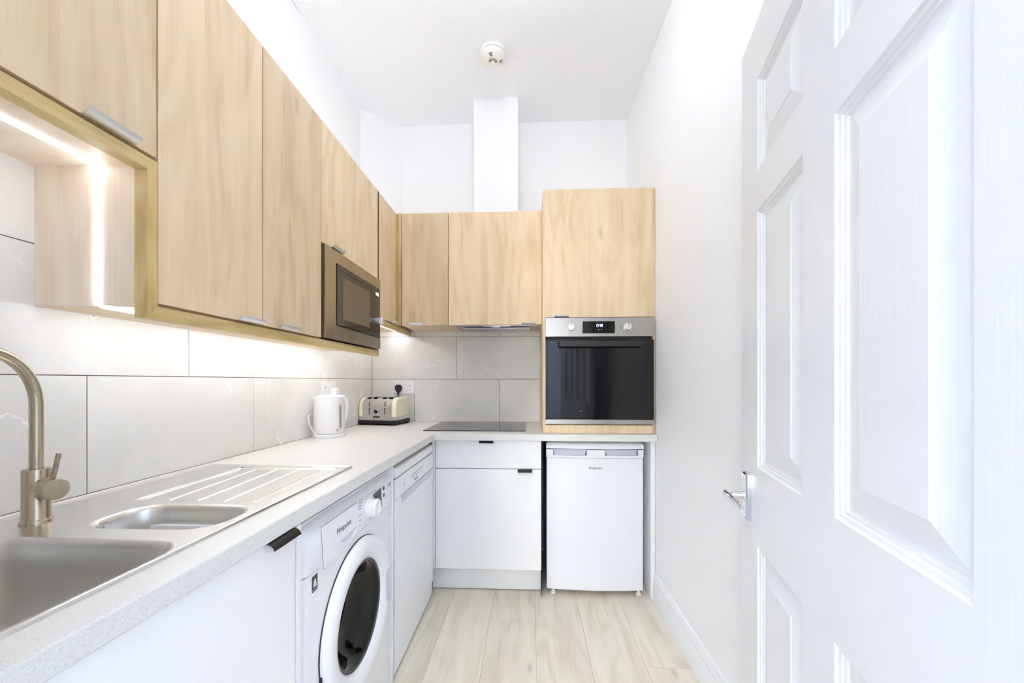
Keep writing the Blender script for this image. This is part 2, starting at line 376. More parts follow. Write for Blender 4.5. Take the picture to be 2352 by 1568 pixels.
# ------------------------------------------------------------------ panelled door
def panel_door(name, loc, rotz, W, H, handle_at_end=True):
    d = bpy.data.objects.new(name, None); COL.objects.link(d); d.location = loc; d.rotation_euler = (0, 0, rotz); d.empty_display_size = .05; struct(d)
    T = .035; st = .112; mu = .098; pwid = (W-2*st-mu)/2
    zs = [(1.655, 1.852), (1.013, 1.567), (.215, .842)]      # panel openings
    x0 = 0
    for a, b in ((0, st), (W-st, W)): MB().box(a, b, -T, 0, .006, H).build('stile', 'door_v', d, local=True)
    for a, b in ((.006, .215), (.842, 1.013), (1.567, 1.655), (1.852, H)): MB().box(st, W-st, -T, 0, a, b).build('rail', 'door_h', d, local=True)
    for a, b in zs: MB().box(st+pwid, st+pwid+mu, -T, 0, a, b).build('muntin', 'door_v', d, local=True)
    prof = [(0, 0), (.003, .0035), (.0075, .0045), (.009, .0075), (.0125, .0082), (.0145, .0112), (.0165, .0115), (.021, .0115), (.052, .0035), (.0535, .0022)]
    for a, b in zs:
        for px in (st, st+pwid+mu):
            mb = MB()
            for side in (1, -1):
                rings = [[((px+i), (-dd if side > 0 else -T+dd), zz) for i, zz in ((ins, a+ins), (pwid-ins, a+ins), (pwid-ins, b-ins), (ins, b-ins))] for ins, dd in prof]
                mb.loft(rings, cap0=False, cap1=True)
            mb.build('panel', 'door_v', d, local=True)
    return d
DH = Vector((.341, .228, 0)); DR = math.radians(90-13.42)
door = panel_door('door_1', DH, DR, .762, 1.981)
W = .762
def lever(d, xc, zc, ysign=1, off=0.0):
    def Y(v): return off+ysign*v
    h = MB().loft([[(x, Y(0), z) for x, z in rrect(xc-.0185, xc+.0185, zc-.053, zc+.053, .002, 2)], [(x, Y(.008), z) for x, z in rrect(xc-.0185, xc+.0185, zc-.053, zc+.053, .002, 2)],
                   [(x, Y(.011), z) for x, z in rrect(xc-.016, xc+.016, zc-.0505, zc+.0505, .002, 2)]]).build('handle', 'chrome', d, local=True, smooth=True, ang=25)
    MB().tube([(xc, Y(.010), zc), (xc, Y(.028), zc), (xc, Y(.036), zc)], [.0095, .0085, .008], 20).build('neck', 'chrome', h, local=True, smooth=True)
    # lever arm towards the hinge
    rings = []
    for s_, y_, hw, th in ((.016, .043, .008, .0055), (.008, .046, .010, .0065), (-.01, .047, .0105, .006), (-.05, .043, .0095, .005), (-.085, .039, .0085, .0048), (-.093, .037, .006, .004)):
        rings.append([(xc+s_, Y(y_+b), zc+a) for a, b in [(hw*math.cos(2*PI*k/14), th*math.sin(2*PI*k/14)) for k in range(14)]])
    MB().loft(rings).build('lever', 'chrome', h, local=True, smooth=True, ang=60)
    for sx, sz in ((-.010, .043), (.010, .043), (-.010, -.043), (.010, -.043)):
        MB().tube([(xc+sx, Y(.0105), zc+sz), (xc+sx, Y(.0118), zc+sz)], .0028, 12).build('screw', 'satin_alu', h, local=True)
lever(door, W-.0535, .936); lever(door, W-.0535, .936, -1, -.035)
MB().lathe([(.0012, 0), (.0012, .0003), (.0002, .0004)], (.5776, -.0024, .7635), (0, 1, 0), 10).build('paint_speck', 'blue_speck', door, local=True)
# hall door seen in the oven glass
door2 = panel_door('door_2', (.25, -.95, 0), math.radians(200), .762, 1.981); lever(door2, W-.0535, .95); lever(door2, W-.0535, .95, -1, -.035)

# ------------------------------------------------------------------ wall units, left run
DF, CF = -.850, -.870      # door face / carcass face
def unit_left(label, y0, y1, z0, z1, dz0=None, hy=None, gap=.0021):
    t = thing('wall_cabinet', label, 'cabinet', ((XT+DF)/2, (y0+y1)/2, z0))
    B(XT, CF, y0+.0006, y1-.0006, z0, z1).build('carcass', 'oak_v', t)
    d0 = z0+.002 if dz0 is None else dz0
    dr = B(DF, DF-.018, y0+gap, y1-gap, d0, z1).build('door', 'oak_v', t, bev=.0008, seg=1)
    if hy: pull((DF, hy, d0), (1, 0, 0), (0, 1, 0), .1, 'satin_alu', dr)
    return t
TOP = 2.27
tb = unit_left('oak bridging wall cabinet above the lit open niche over the sink', .245, .849, 1.702, TOP, 1.708, .745)
ta = unit_left('tall oak wall cabinet beside the lit niche', .849, 1.199, 1.372, TOP, 1.378, 1.135)
B(XT, -.872, .8495, .866, 1.372, 1.702)
tc_ = unit_left('tall oak wall cabinet next to the built-in microwave', 1.199, 1.549, 1.372, TOP, 1.378, 1.32)
tmw = thing('wall_cabinet', 'oak wall cabinet housing the built-in microwave', 'cabinet', ((XT+DF)/2, 1.85, 1.372))
mb = MB(); mb.box(XT, CF, 1.5496, 1.566, 1.372, TOP); mb.box(XT, DF, 2.138, 2.1535, 1.372, TOP); mb.box(XT, CF, 1.566, 2.138, 1.372, 1.378); mb.box(XT, CF, 1.566, 2.138, 1.77, TOP); mb.box(XT, XT+.01, 1.566, 2.138, 1.378, 1.77)
mb.build('carcass', 'oak_v', tmw)
dr = B(DF, DF-.018, 1.5506, 2.152, 1.772, TOP).build('door', 'oak_v', tmw, bev=.0008, seg=1)
pull((DF, 1.665, 1.772), (1, 0, 0), (0, 1, 0), .1, 'satin_alu', dr)
tco = unit_left('narrow oak corner wall cabinet right after the microwave', 2.154, 2.442, 1.556, TOP, 1.562, 2.375)
B(XT, -.875, 2.442, YT, 1.556, TOP).build('side_panel', 'oak_v', tco)
cp = thing('corner_post', 'slim pale oak post filling the inner corner between the wall cabinets', 'cabinet trim', (-.83, 2.45, 1.556))
MB().box(-.858, -.836, 2.4435, 2.462, 1.556, TOP).build('post', 'rail_v', cp, bev=.001, seg=1)
MB().box(-.8355, -.816, 2.4365, 2.456, 1.556, TOP).build('post', 'rail_v', cp, bev=.001, seg=1)
# oak light rails (pelmet)
lr = thing('light_rail', 'oak light rail framing the niche and running under the tall wall cabinets', 'pelmet', (-.87, 1.2, 1.342))
xi = -.880
MB().loft([[(x, .8255, 1.342), (x, 2.1535, 1.342), (x, 2.1535, 1.3705), (x, .8495, 1.3705)] for x in (DF, xi)]).build('bottom_rail', 'rail_y', lr)
MB().loft([[(x, .8255, 1.342), (x, .8495, 1.3705), (x, .8495, 1.7), (x, .8255, 1.6735)] for x in (DF, xi)]).build('upright_rail', 'rail_v', lr)
MB().loft([[(x, .245, 1.6735), (x, .8255, 1.6735), (x, .8495, 1.7), (x, .245, 1.7)] for x in (DF, xi)]).build('top_rail', 'rail_y', lr)
lr2 = thing('light_rail', 'short oak light rail under the corner wall cabinet', 'pelmet', (-.865, 2.45, 1.525))
B(DF, xi, 2.155, YT-.001, 1.527, 1.555).build('rail', 'rail_y', lr2, bev=.0008, seg=1)
# niche lining: soffit and side board (pale)
nl = thing('niche_lining', 'pale oak boards lining the lit niche above the sink', 'cabinet trim', (-1.0, .6, 1.372))
B(XT, xi-.0002, .245, .8485, 1.6935, 1.7015).build('soffit', 'pale_x', nl)
B(XT, xi-.0002, .8415, .8488, 1.3725, 1.6933).build('side_board', 'pale_v', nl)
# LED strips
xs = -.985
tag(B(xs-.004, xs+.004, .25, .838, 1.6895, 1.693).build('led_strip', 'led_niche'), 'glowing white LED line along the top of the niche', 'LED strip', 'LED lines on the wall cabinets')
tag(B(xs-.004, xs+.004, .8375, .8412, 1.372, 1.693).build('led_strip', 'led_niche'), 'glowing white upright LED line on the side of the niche', 'LED strip', 'LED lines on the wall cabinets')
tag(B(xs-.004, xs+.004, .852, 2.12, 1.3685, 1.3716).build('led_strip', 'led'), 'glowing white LED line under the tall wall cabinets', 'LED strip', 'LED lines on the wall cabinets')
tag(B(-.953, -.945, 2.17, 2.72, 1.5525, 1.5557).build('led_strip', 'led'), 'glowing white LED line under the corner wall cabinet', 'LED strip', 'LED lines on the wall cabinets')
tag(B(-.895, -.885, .3, 2.5, TOP+.001, TOP+.005).build('led_strip', 'led_top'), 'white LED line lying on top of the wall cabinets', 'LED strip', 'LED lines on the wall cabinets')

# ------------------------------------------------------------------ wall units, back run
DB, CB = 2.440, 2.460
def unit_back(label, x0, x1, hx):
    t = thing('wall_cabinet', label, 'cabinet', ((x0+x1)/2, 2.6, 1.556))
    B(x0+.0006, x1-.0006, CB, YT-.001, 1.556, TOP-.001).build('carcass', 'oak_v', t)
    dr = B(x0+.002, x1-.002, DB, DB+.018, 1.556, TOP).build('door', 'oak_v', t, bev=.0008, seg=1)
    pull((hx, DB, 1.556), (0, -1, 0), (1, 0, 0), .085, 'satin_alu', dr); return t
unit_back('narrow oak wall cabinet on the back wall beside the corner post', -.8145, -.515, -.72)
unit_back('wide oak wall cabinet on the back wall above the cooker hood', -.515, .083, -.005)
hd = thing('cooker_hood', 'grey built-in cooker hood under the wide oak cabinet above the hob', 'cooker hood', (-.21, 2.56, 1.54))
MB().loft([[(x, 2.448, 1.5555), (x, 2.448, 1.551), (x, 2.70, 1.546), (x, 2.70, 1.5555)] for x in (-.475, .048)]).build('tray', 'hood_steel', hd, bev=.001)
B(-.43, .0, 2.50, 2.66, 1.5435, 1.546).build('filter', 'satin_alu', hd, bev=.001)
mb = MB()
for i in range(12): mb.box(-.42, -.01, 2.51+i*.0125, 2.515+i*.0125, 1.5425, 1.5436)
mb.build('filter_grille', 'hood_steel', hd)
B(-.24, -.19, 2.475, 2.49, 1.5455, 1.5495).build('latch', 'plastic_white', hd, bev=.001)
B(-.30, -.12, 2.456, 2.464, 1.548, 1.5505).build('switch_strip', 'satin_alu', hd)

# ------------------------------------------------------------------ oven tower
OF = 2.168
ot = thing('oven_housing', 'tall oak oven housing standing on the worktop by the right wall', 'cabinet', (.385, 2.46, .911))
mb = MB(); mb.box(.0745, .0895, OF, YT-.001, .911, TOP-.005); mb.box(.6795, .691, OF+.004, YT-.001, .911, TOP-.005)
mb.box(.0895, .6795, OF+.022, YT-.001, 1.552, TOP-.006); mb.box(.0895, .6795, OF+.022, YT-.001, .911, .958); mb.box(.0895, .6795, 2.72, YT-.001, .958, 1.552)
mb.build('carcass', 'oak_v', ot)
dr = B(.0865, .6815, OF-.002, OF+.017, 1.5545, TOP-.003).build('door', 'oak_v', ot, bev=.0008, seg=1)
pull((.178, OF-.002, 1.5545), (0, -1, 0), (1, 0, 0), .08, 'satin_alu', dr)
B(.0865, .6795, OF-.001, OF+.018, .9112, .956).build('filler', 'oak_v', ot, bev=.0006, seg=1)
ov = thing('built_in_oven', 'built-in oven with steel control panel and black glass door', 'oven', (.385, 2.35, .962))
B(.095, .675, OF+.012, 2.70, .9625, 1.549).build('body', 'dark_gap', ov)
fp = B(.0885, .6795, OF-.02, OF+.012, 1.445, 1.5495).build('control_panel', 'oven_steel', ov, bev=.0015)
ds = B(.292, .468, OF-.0212, OF-.0195, 1.462, 1.529).build('display', 'black_glass', fp)
digits('clock_digits', '1548', .0145, (.362, OF-.0213, 1.4985), (1, 0, 0), (0, 0, 1), 'digit_blue', fp)
text('display_marks', '-   0   +', .012, (.381, OF-.0215, 1.482), (1, 0, 0), (0, 0, 1), 'light_print', fp)
for kx, kz in ((.229, 1.495), (.537, 1.497)):
    k = MB().lathe([(.021, 0), (.021, .003), (.0195, .004), (.0185, .021), (.0165, .0235), (0.0005, .0245)], (kx, OF-.02, kz), (0, -1, 0), 32).build('knob', 'satin_alu', ov, smooth=True)
    B(kx-.0012, kx+.0012, OF-.0452, OF-.044, kz+.002, kz+.016).build('pointer', 'charcoal', k)
mb = MB()
for a in (30, 90, 150, 210, 270, 330):
    x, z = .229+.033*math.cos(math.radians(a)), 1.495+.033*math.sin(math.radians(a)); mb.box(x-.0035, x+.0035, OF-.0205, OF-.0199, z-.0005, z+.0005); mb.box(x-.0035, x+.0035, OF-.0205, OF-.0199, z-.0035, z-.0028); mb.box(x-.0035, x-.0028, OF-.0205, OF-.0199, z-.003, z+.001); mb.box(x+.0028, x+.0035, OF-.0205, OF-.0199, z-.003, z+.001)
mb.build('printed_marks', 'grey_print', fp)
for a, s in ((90, '.'), (40, '50'), (-20, '100'), (-65, '150'), (-95, '180'), (-125, '200'), (-150, '220'), (-170, '240'), (175, 'Max')):
    text('printed_mark', s, .0085, (.537+.036*math.cos(math.radians(a)), OF-.0203, 1.497+.035*math.sin(math.radians(a))), (1, 0, 0), (0, 0, 1), 'grey_print', fp)
od = B(.0895, .6785, OF-.02, OF+.01, .989, 1.427).build('oven_door', 'black_glass', ov, bev=.0012)
B(.0885, .6795, OF-.022, OF+.01, .9635, .9885).build('door_trim', 'oven_steel', od, bev=.001)
MB().loft([[(x, OF-.06, z0) for x, z0 in ((.160, 1.418), (.612, 1.418), (.612, 1.386), (.160, 1.386))], [(x, OF-.048, z0) for x, z0 in ((.160, 1.420), (.612, 1.420), (.612, 1.384), (.160, 1.384))]]).build('handle', 'black_plastic', od, bev=.003)
for x in (.18, .58): B(x, x+.012, OF-.049, OF-.02, 1.396, 1.41).build('handle_stand', 'black_plastic', od)
mb = MB(); mb.box(.10, .668, OF-.004, OF+.012, 1.4285, 1.4435); mb.build('vent_gap', 'dark_gap', ov)

# ------------------------------------------------------------------ microwave
mw = thing('built_in_microwave', 'built-in steel framed microwave with dark glass door in the oak cabinets', 'microwave', (-.98, 1.85, 1.379))
FX = -.838
my0, my1, mz0, mz1 = 1.560, 2.146, 1.3815, 1.7665
B(-1.12, -.868, 1.58, 2.125, 1.383, 1.755).build('body', 'dark_gap', mw)
iy0, iy1, iz0, iz1 = 1.648, 2.128, 1.441, 1.714
rings = []
for x, d in ((-.868, 0), (FX-.001, 0), (FX, .001)): rings.append(None)
mb = MB()
o_ = [(my0, mz0), (my1, mz0), (my1, mz1), (my0, mz1)]; i_ = [(iy0, iz0), (iy1, iz0), (iy1, iz1), (iy0, iz1)]
mb.loft([[(-.868, *p) for p in o_], [(FX-.001, *p) for p in o_], [(FX, p[0]+(.001 if p[0] == my0 else -.001), p[1]+(.001 if p[1] == mz0 else -.001)) for p in o_], [(FX, *p) for p in i_], [(-.868, *p) for p in i_]], close=True)
mb.build('trim_frame', 'mw_steel', mw)
gx = -.834
dr = B(-.862, gx, iy0+.002, 2.044, iz0+.002, iz1-.003).build('door', 'mw_glass', mw, bev=.0015)
B(gx-.0005, gx+.0006, 1.70, 1.985, 1.478, 1.664).build('window', 'mw_window', dr)
mb = MB(); mb.box(gx, gx+.0007, 1.672, 2.018, 1.688, 1.690); mb.box(gx, gx+.0007, 2.016, 2.019, 1.466, 1.690); mb.box(gx, gx+.0007, 1.672, 2.018, 1.464, 1.466)
mb.build('window_outline', 'black_plastic', dr)
pn = B(-.862, gx, 2.0455, iy1-.002, iz0+.002, iz1-.003).build('control_panel', 'mw_glass', mw, bev=.0015)
B(gx, gx+.0005, 2.062, 2.114, 1.655, 1.694).build('display', 'black_glass', pn)
digits('clock_digits', '0:00', .017, (gx+.0006, 2.07, 1.667), (0, 1, 0), (0, 0, 1), 'digit_white', pn, 0)
for yy in (2.064, 2.094):
    for zz in (1.585, 1.617): B(gx, gx+.0018, yy, yy+.017, zz, zz+.015).build('button', 'mw_glass', pn, bev=.001)
B(gx, gx+.0018, 2.064, 2.112, 1.462, 1.474).build('button', 'mw_glass', pn, bev=.001)
k = MB().lathe([(.0165, 0), (.0165, .012), (.0185, .0125), (.0185, .034), (.0175, .0355), (.0005, .0358)], (gx, 2.087, 1.531), (1, 0, 0), 28).build('knob', 'satin_alu', pn, smooth=True)

# ------------------------------------------------------------------ worktop
def gridsolid(xs_, ys_, full, z0, z1):
    mb = MB(); bm = mb.bm; V = {}
    def v(i, j, z):
        if (i, j, z) not in V: V[(i, j, z)] = bm.verts.new((xs_[i], ys_[j], z1 if z else z0))
        return V[(i, j, z)]
    nx, ny = len(xs_)-1, len(ys_)-1
    def f(i, j): return 0 <= i < nx and 0 <= j < ny and full(i, j)
    for i in range(nx):
        for j in range(ny):
            if not f(i, j): continue
            bm.faces.new((v(i, j, 1), v(i+1, j, 1), v(i+1, j+1, 1), v(i, j+1, 1))); bm.faces.new((v(i, j, 0), v(i, j+1, 0), v(i+1, j+1, 0), v(i+1, j, 0)))
            for a, b, (di, dj) in (((i, j), (i+1, j), (0, -1)), ((i+1, j), (i+1, j+1), (1, 0)), ((i+1, j+1), (i, j+1), (0, 1)), ((i, j+1), (i, j), (-1, 0))):
                if not f(i+di, j+dj): bm.faces.new((v(*a, 0), v(*b, 0), v(*b, 1), v(*a, 1)))
    return mb
WE, WY = -.525, 2.120
X_ = [XT+.0005, -1.06, -.61, WE, .6895]; Y_ = [YN+.002, .30, 1.26, WY, YT-.0005]
def full(i, j):
    if i == 3: return j == 3
    if i == 1 and j == 1: return False
    return True
o = gridsolid(X_, Y_, full, .872, .910).build('worktop', 'worktop', None, bev=.003)
tag(o, 'L-shaped pale speckled worktop running under the kettle and the hob', 'worktop')

# ------------------------------------------------------------------ sink
sk_ = thing('kitchen_sink', 'stainless steel one and a half bowl sink with grooved drainer', 'sink', (-.84, .8, .911))
sx0, sx1, sy0, sy1 = -1.090, -.592, .262, 1.287
ZS = .9135
hb = rrect(-.897, -.617, .716, .870, .064, 10); mbw = rrect(-.985, -.604, .285, .672, .062, 10); dn = rrect(-.962, -.628, .890, 1.252, .02, 4)
def flat_with_holes(outer, holes, z):
    mb = MB(); bm = mb.bm; edges = []
    for loop in [outer]+holes:
        vs = [bm.verts.new((x, y, z)) for x, y in loop]
        edges += [bm.edges.new((vs[i], vs[(i+1) % len(vs)])) for i in range(len(vs))]
    bmesh.ops.triangle_fill(bm, use_beauty=True, use_dissolve=False, edges=edges); return mb
def inset(loop, d):
    n = len(loop); out = []
    for i in range(n):
        p, q, r = loop[i-1], loop[i], loop[(i+1) % n]; a = Vector((r[0]-p[0], r[1]-p[1])).normalized(); out.append((q[0]-a.y*d, q[1]+a.x*d))
    return out
outer = rrect(sx0+.012, sx1-.012, sy0+.012, sy1-.012, .008, 3)
mb = flat_with_holes(outer, [hb, mbw, dn], ZS)
rim = [[(x, y, z) for x, y in inset(outer, d)] for d, z in ((-.012, .9102), (-.0118, .9128), (-.010, .9155), (-.0065, .9162), (-.003, .9150), (0, ZS))]
mb.loft(rim, False, False)
mb.build('deck', 'sink_steel', sk_, smooth=True, ang=40)
def bowl(loop, depth, name):
    prof = [(0, 0), (.003, -.0006), (.007, -.0035), (.0095, -.009)]
    prof += [(.011+.010*t, -.012-(depth-.03)*t) for t in (0, .25, .5, .75, 1)]
    for a in (20, 40, 60, 80): prof.append((.021+.03*(1-math.cos(math.radians(a))), -(depth-.018)-.018*math.sin(math.radians(a))))
    prof.append((.055, -depth))
    rings = [[(x, y, ZS+z) for x, y in inset(loop, d)] for d, z in prof]
    return MB().loft(rings, False, True).build(name, 'bowl_steel', sk_, smooth=True, ang=60)
bowl(mbw, .165, 'main_bowl'); bowl(hb, .165, 'half_bowl')
for (cx, cy, zz) in ((-.79, .478, ZS-.165), (-.757, .793, ZS-.165)):
    MB().lathe([(.035, 0), (.035, .002), (.028, .0025), (.024, .0008), (.0005, .0008)], (cx, cy, zz), (0, 0, 1), 28).build('waste', 'chrome', sk_, smooth=True)
ofl = MB().lathe([(.017, 0), (.017, .003), (.0145, .0045), (.012, .003), (.0118, .0008), (.0005, .0008)], (-.8862, .752, ZS-.0225), (1, 0, 0), 24).build('overflow', 'chrome', sk_, smooth=True)
MB().lathe([(.0112, .0011), (.0005, .0011)], (-.8862, .752, ZS-.0225), (1, 0, 0), 20, cap0=False).build('overflow_hole', 'dark_gap', sk_)
mb = MB(); mb.box(-.8849, -.8822, .752-.0115, .752+.0115, ZS-.0237, ZS-.0213); mb.box(-.8849, -.8822, .7508, .7532, ZS-.034, ZS-.011); mb.build('overflow_cross', 'chrome', sk_)
# drainer: recessed tray with raised ribs
ribs = [((-.946, .915), (-.958, 1.243)), ((-.876, .905), (-.899, 1.236)), ((-.804, .905), (-.828, 1.236)), ((-.736, .905), (-.757, 1.236)), ((-.666, .905), (-.682, 1.232))]
nx, ny = 240, 60; bmv = []; mb = MB(); bm = mb.bm
lo = (-.962, -.628, .890, 1.252)
def dz(x, y):
    e = min(x-lo[0], lo[1]-x, y-lo[2], lo[3]-y); t = max(0, min(1, e/.012)); d = -.004*t*t*(3-2*t)
    for (ax, ay), (bx, by) in ribs:
        u = max(0, min(1, ((x-ax)*(bx-ax)+(y-ay)*(by-ay))/((bx-ax)**2+(by-ay)**2))); q = math.hypot(x-ax-u*(bx-ax), y-ay-u*(by-ay))
        if q < .0042: d += .0024*math.cos(q/.0042*PI/2)**2
    return d
for i in range(nx+1):
    row = []
    for j in range(ny+1):
        x, y = lo[0]+(lo[1]-lo[0])*i/nx, lo[2]+(lo[3]-lo[2])*j/ny; row.append(bm.verts.new((x, y, ZS+dz(x, y)-.0001)))
    bmv.append(row)
for i in range(nx):
    for j in range(ny): bm.faces.new((bmv[i][j], bmv[i+1][j], bmv[i+1][j+1], bmv[i][j+1]))
mb.build('drainer', 'sink_steel', sk_, smooth=True, ang=80)
# ------------------------------------------------------------------ tap
tx, ty, tz = -1.002, .744, ZS
tp = thing('mixer_tap', 'brushed nickel mixer tap with a swan neck standing on the sink', 'tap', (tx, ty, tz))
MB().lathe([(.0235, 0), (.0235, .004), (.0215, .007), (.0205, .0085), (.0202, .107), (.0192, .109), (.0005, .1092)], (tx, ty, tz), (0, 0, 1), 40).build('body', 'brushed_nickel', tp, smooth=True)
dx_, dy_ = .30, -.954; r_ = .103; zs_ = 1.152
pts = [(tx, ty, tz+.106), (tx, ty, 1.08), (tx, ty, zs_)]
for a in range(8, 181, 8):
    q = math.radians(a); pts.append((tx+dx_*r_*(1-math.cos(q)), ty+dy_*r_*(1-math.cos(q)), zs_+r_*math.sin(q)))
pts.append((pts[-1][0], pts[-1][1], zs_-.05))
MB().tube(pts, .0102, 24).build('spout', 'brushed_nickel', tp, smooth=True, ang=60)
ax_ = Vector((.97, -.24, 0)).normalized(); zc_ = .985
MB().lathe([(.015, .01), (.015, .03)], (tx, ty, zc_), ax_, 32).build('valve_neck', 'brushed_nickel', tp, smooth=True)
MB().lathe([(.0195, .029), (.0208, .0305), (.0208, .064), (.0198, .0655), (.0005, .066)], (tx, ty, zc_), ax_, 36).build('cap', 'brushed_nickel', tp, smooth=True)
lp = Vector((tx, ty, zc_))+ax_*.050
MB().tube([lp+Vector((0, 0, .015)), lp+Vector((.004, .002, .035)), lp+Vector((.010, .004, .07))], .0042, 16).build('lever', 'brushed_nickel', tp, smooth=True)

# ------------------------------------------------------------------ base units
BF = -.535
sb = thing('base_cabinet', 'white sink base cabinet with a black edge handle', 'cabinet', (-.83, .53, 0))
mb = MB(); mb.box(XT, BF-.019, .206, .226, .1, .871); mb.box(XT, BF-.019, .846, .866, .1, .871); mb.box(XT, XT+.01, .226, .846, .1, .871); mb.box(XT, BF-.019, .226, .846, .1, .116)
mb.build('carcass', 'white_satin', sb)
dr = B(BF-.018, BF, .208, .8625, .105, .869).build('door', 'white_gloss', sb, bev=.001)
pull((BF, .806, .869), (1, 0, 0), (0, 1, 0), .09, 'black_handle', dr, -1)
B(BF-.055, BF-.04, .206, .866, .0, .1).build('plinth', 'white_satin', sb)
tag(B(XT, BF, .8695, .8865, 0, .871).build('end_panel', 'white_gloss', bev=.0006, seg=1), 'white upright panel between the sink cabinet and the washing machine', 'panel')
tag(B(XT, BF-.004, 1.499, 1.5125, 0, .871).build('end_panel', 'white_gloss', bev=.0006, seg=1), 'white upright panel between the washing machine and the dishwasher', 'panel')
bb = thing('base_cabinet', 'white base cabinet with a drawer above a door under the hob', 'cabinet', (-.23, 2.46, 0))
BY = 2.160
B(-.528, .064, BY+.02, YT-.001, .148, .871).build('carcass', 'white_satin', bb)
B(.0642, .0665, BY+.002, YT-.001, .0, .871).build('side', 'side_dark', bb)
dw_ = B(-.5265, .0655, BY, BY+.018, .7125, .8695).build('drawer', 'white_gloss', bb, bev=.001)
pull((-.24, BY, .8685), (0, -1, 0), (1, 0, 0), .08, 'black_handle', dw_, -1)
dr = B(-.5265, .0655, BY, BY+.018, .148, .708).build('door', 'white_gloss', bb, bev=.001)
pull((-.025, BY, .708), (0, -1, 0), (1, 0, 0), .08, 'black_handle', dr, -1)
B(-.56, .064, 2.224, 2.24, .006, .1475).build('plinth', 'white_satin', bb)
tag(B(-.5485, -.529, BY-.004, BY+.02, .146, .871).build('corner_post', 'white_gloss', bev=.0008, seg=1), 'white corner post between the dishwasher and the drawer cabinet', 'cabinet trim')
tag(B(.667, .6905, 2.164, YT-.001, 0, .871).build('end_panel', 'white_satin', bev=.0006, seg=1), 'white upright panel between the fridge and the right wall', 'panel')

# ------------------------------------------------------------------ washing machine
wy0, wy1 = .8945, 1.4895; wc = (wy0+wy1)/2
wmn = thing('washing_machine', 'white front-loading washing machine with a dark round glass door', 'washing machine', (-.82, wc, 0))
def wm_profile(z0, z1, xf, r=.03, n=6):
    back = -1.12; ring = [(back, wy0), ]
    pts = [(back, wy0)]
    for i in range(n+1): a = PI/2*i/n; pts.append((xf-r+r*math.sin(a), wy0+r-r*math.cos(a)))
    for i in range(n+1): a = PI/2*i/n; pts.append((xf-r+r*math.cos(a), wy1-r+r*math.sin(a)))
    pts.append((back, wy1)); return pts
mb = MB(); bm = mb.bm; DC = Vector((BF-.004, 1.197, .472)); rr_ = .03
side = wm_profile(0, 1, BF-.004); h_ = len(side)//2
for arc in (side[:h_], side[h_:]):
    lo_ = [bm.verts.new((x, y, .02)) for x, y in arc]; hi_ = [bm.verts.new((x, y, .722)) for x, y in arc]
    for i in range(len(arc)-1): bm.faces.new((lo_[i], lo_[i+1], hi_[i+1], hi_[i]))
e_ = []
for loop in ([(wy0+rr_, .02), (wy1-rr_, .02), (wy1-rr_, .722), (wy0+rr_, .722)], [(DC.y+.2*math.cos(2*PI*k/48), DC.z+.2*math.sin(2*PI*k/48)) for k in range(48)]):
    vs = [bm.verts.new((BF-.004, y, z)) for y, z in loop]; e_ += [bm.edges.new((vs[i], vs[(i+1) % len(vs)])) for i in range(len(vs))]
bmesh.ops.triangle_fill(bm, use_beauty=True, use_dissolve=False, edges=e_)
mb.box(-1.12, -1.11, wy0, wy1, .02, .722); mb.box(-1.11, BF-.04, wy0+.001, wy1-.001, .02, .024)
bmesh.ops.remove_doubles(bm, verts=bm.verts, dist=1e-5)
mb.build('body', 'appliance_white', wmn, smooth=True)
rings = [[(x, y, z) for x, y in wm_profile(0, 1, BF+d)] for z, d in ((.7245, -.002), (.76, .004), (.80, .004), (.83, -.006), (.8435, -.02))]
fa = MB().loft(rings).build('fascia', 'appliance_white', wmn, smooth=True, ang=50)
B(-1.12, BF-.02, wy0+.003, wy1-.003, .8435, .851).build('top', 'appliance_white', wmn, bev=.003)
for fy in (wy0+.05, wy1-.05):
    for fx in (-1.06, -.62): MB().lathe([(.02, 0), (.02, .012), (.012, .013), (.012, .022)], (fx, fy, 0), (0, 0, 1), 16).build('foot', 'rubber', wmn)
# detergent drawer with curved lower edge
FXw = BF+.0042
poly = [(.966, .826), (1.166, .826), (1.172, .815), (1.175, .735)] + [(1.172-.2*t, .735-.012*math.sin(t*PI/2)) for t in (.1, .3, .5)] + [(.990, .7185), (.978, .716)]
dd = MB().prism(poly, 0, BF-.01, FXw+.002).build('detergent_drawer', 'appliance_white', wmn, bev=.0012)
inn = [(a+(.0016 if a < 1.07 else -.0016), b) for a, b in poly]
def outline(mbx, pl, x, w=.0009):
    for a, b in zip(pl, pl[1:]+pl[:1]):
        d = Vector((b[0]-a[0], b[1]-a[1])); L = d.length
        if L < 1e-6: continue
        d /= L; n = Vector((-d.y, d.x))*w/2
        q = [(x, a[0]+n.x, a[1]+n.y), (x, b[0]+n.x, b[1]+n.y), (x, b[0]-n.x, b[1]-n.y), (x, a[0]-n.x, a[1]-n.y)]
        mbx.loft([q, [(x+.0003, *p[1:]) for p in q]])
cxm, czm = 1.07, .77
mb = MB(); outline(mb, [((a-cxm)*1.012+cxm, (b-czm)*1.012+czm) for a, b in poly], FXw-.0002, .0014); mb.build('drawer_seam', 'grey_print', wmn)
text('lettering', 'Hotpoint', .0235, (FXw+.0022, 1.085, .785), (0, 1, 0), (0, 0, 1), 'grey_print', dd)
hp = [(1.06, .752), (1.165, .757)]+[(1.165-.105*t, .757-.005*t-.018*math.sin(PI*min(1, t*1.0))*1.0) for t in (.15, .3, .45, .6, .75, .9)]
MB().prism(hp, 0, FXw+.0018, FXw+.0028).build('grip_recess', 'appliance_grey', dd)
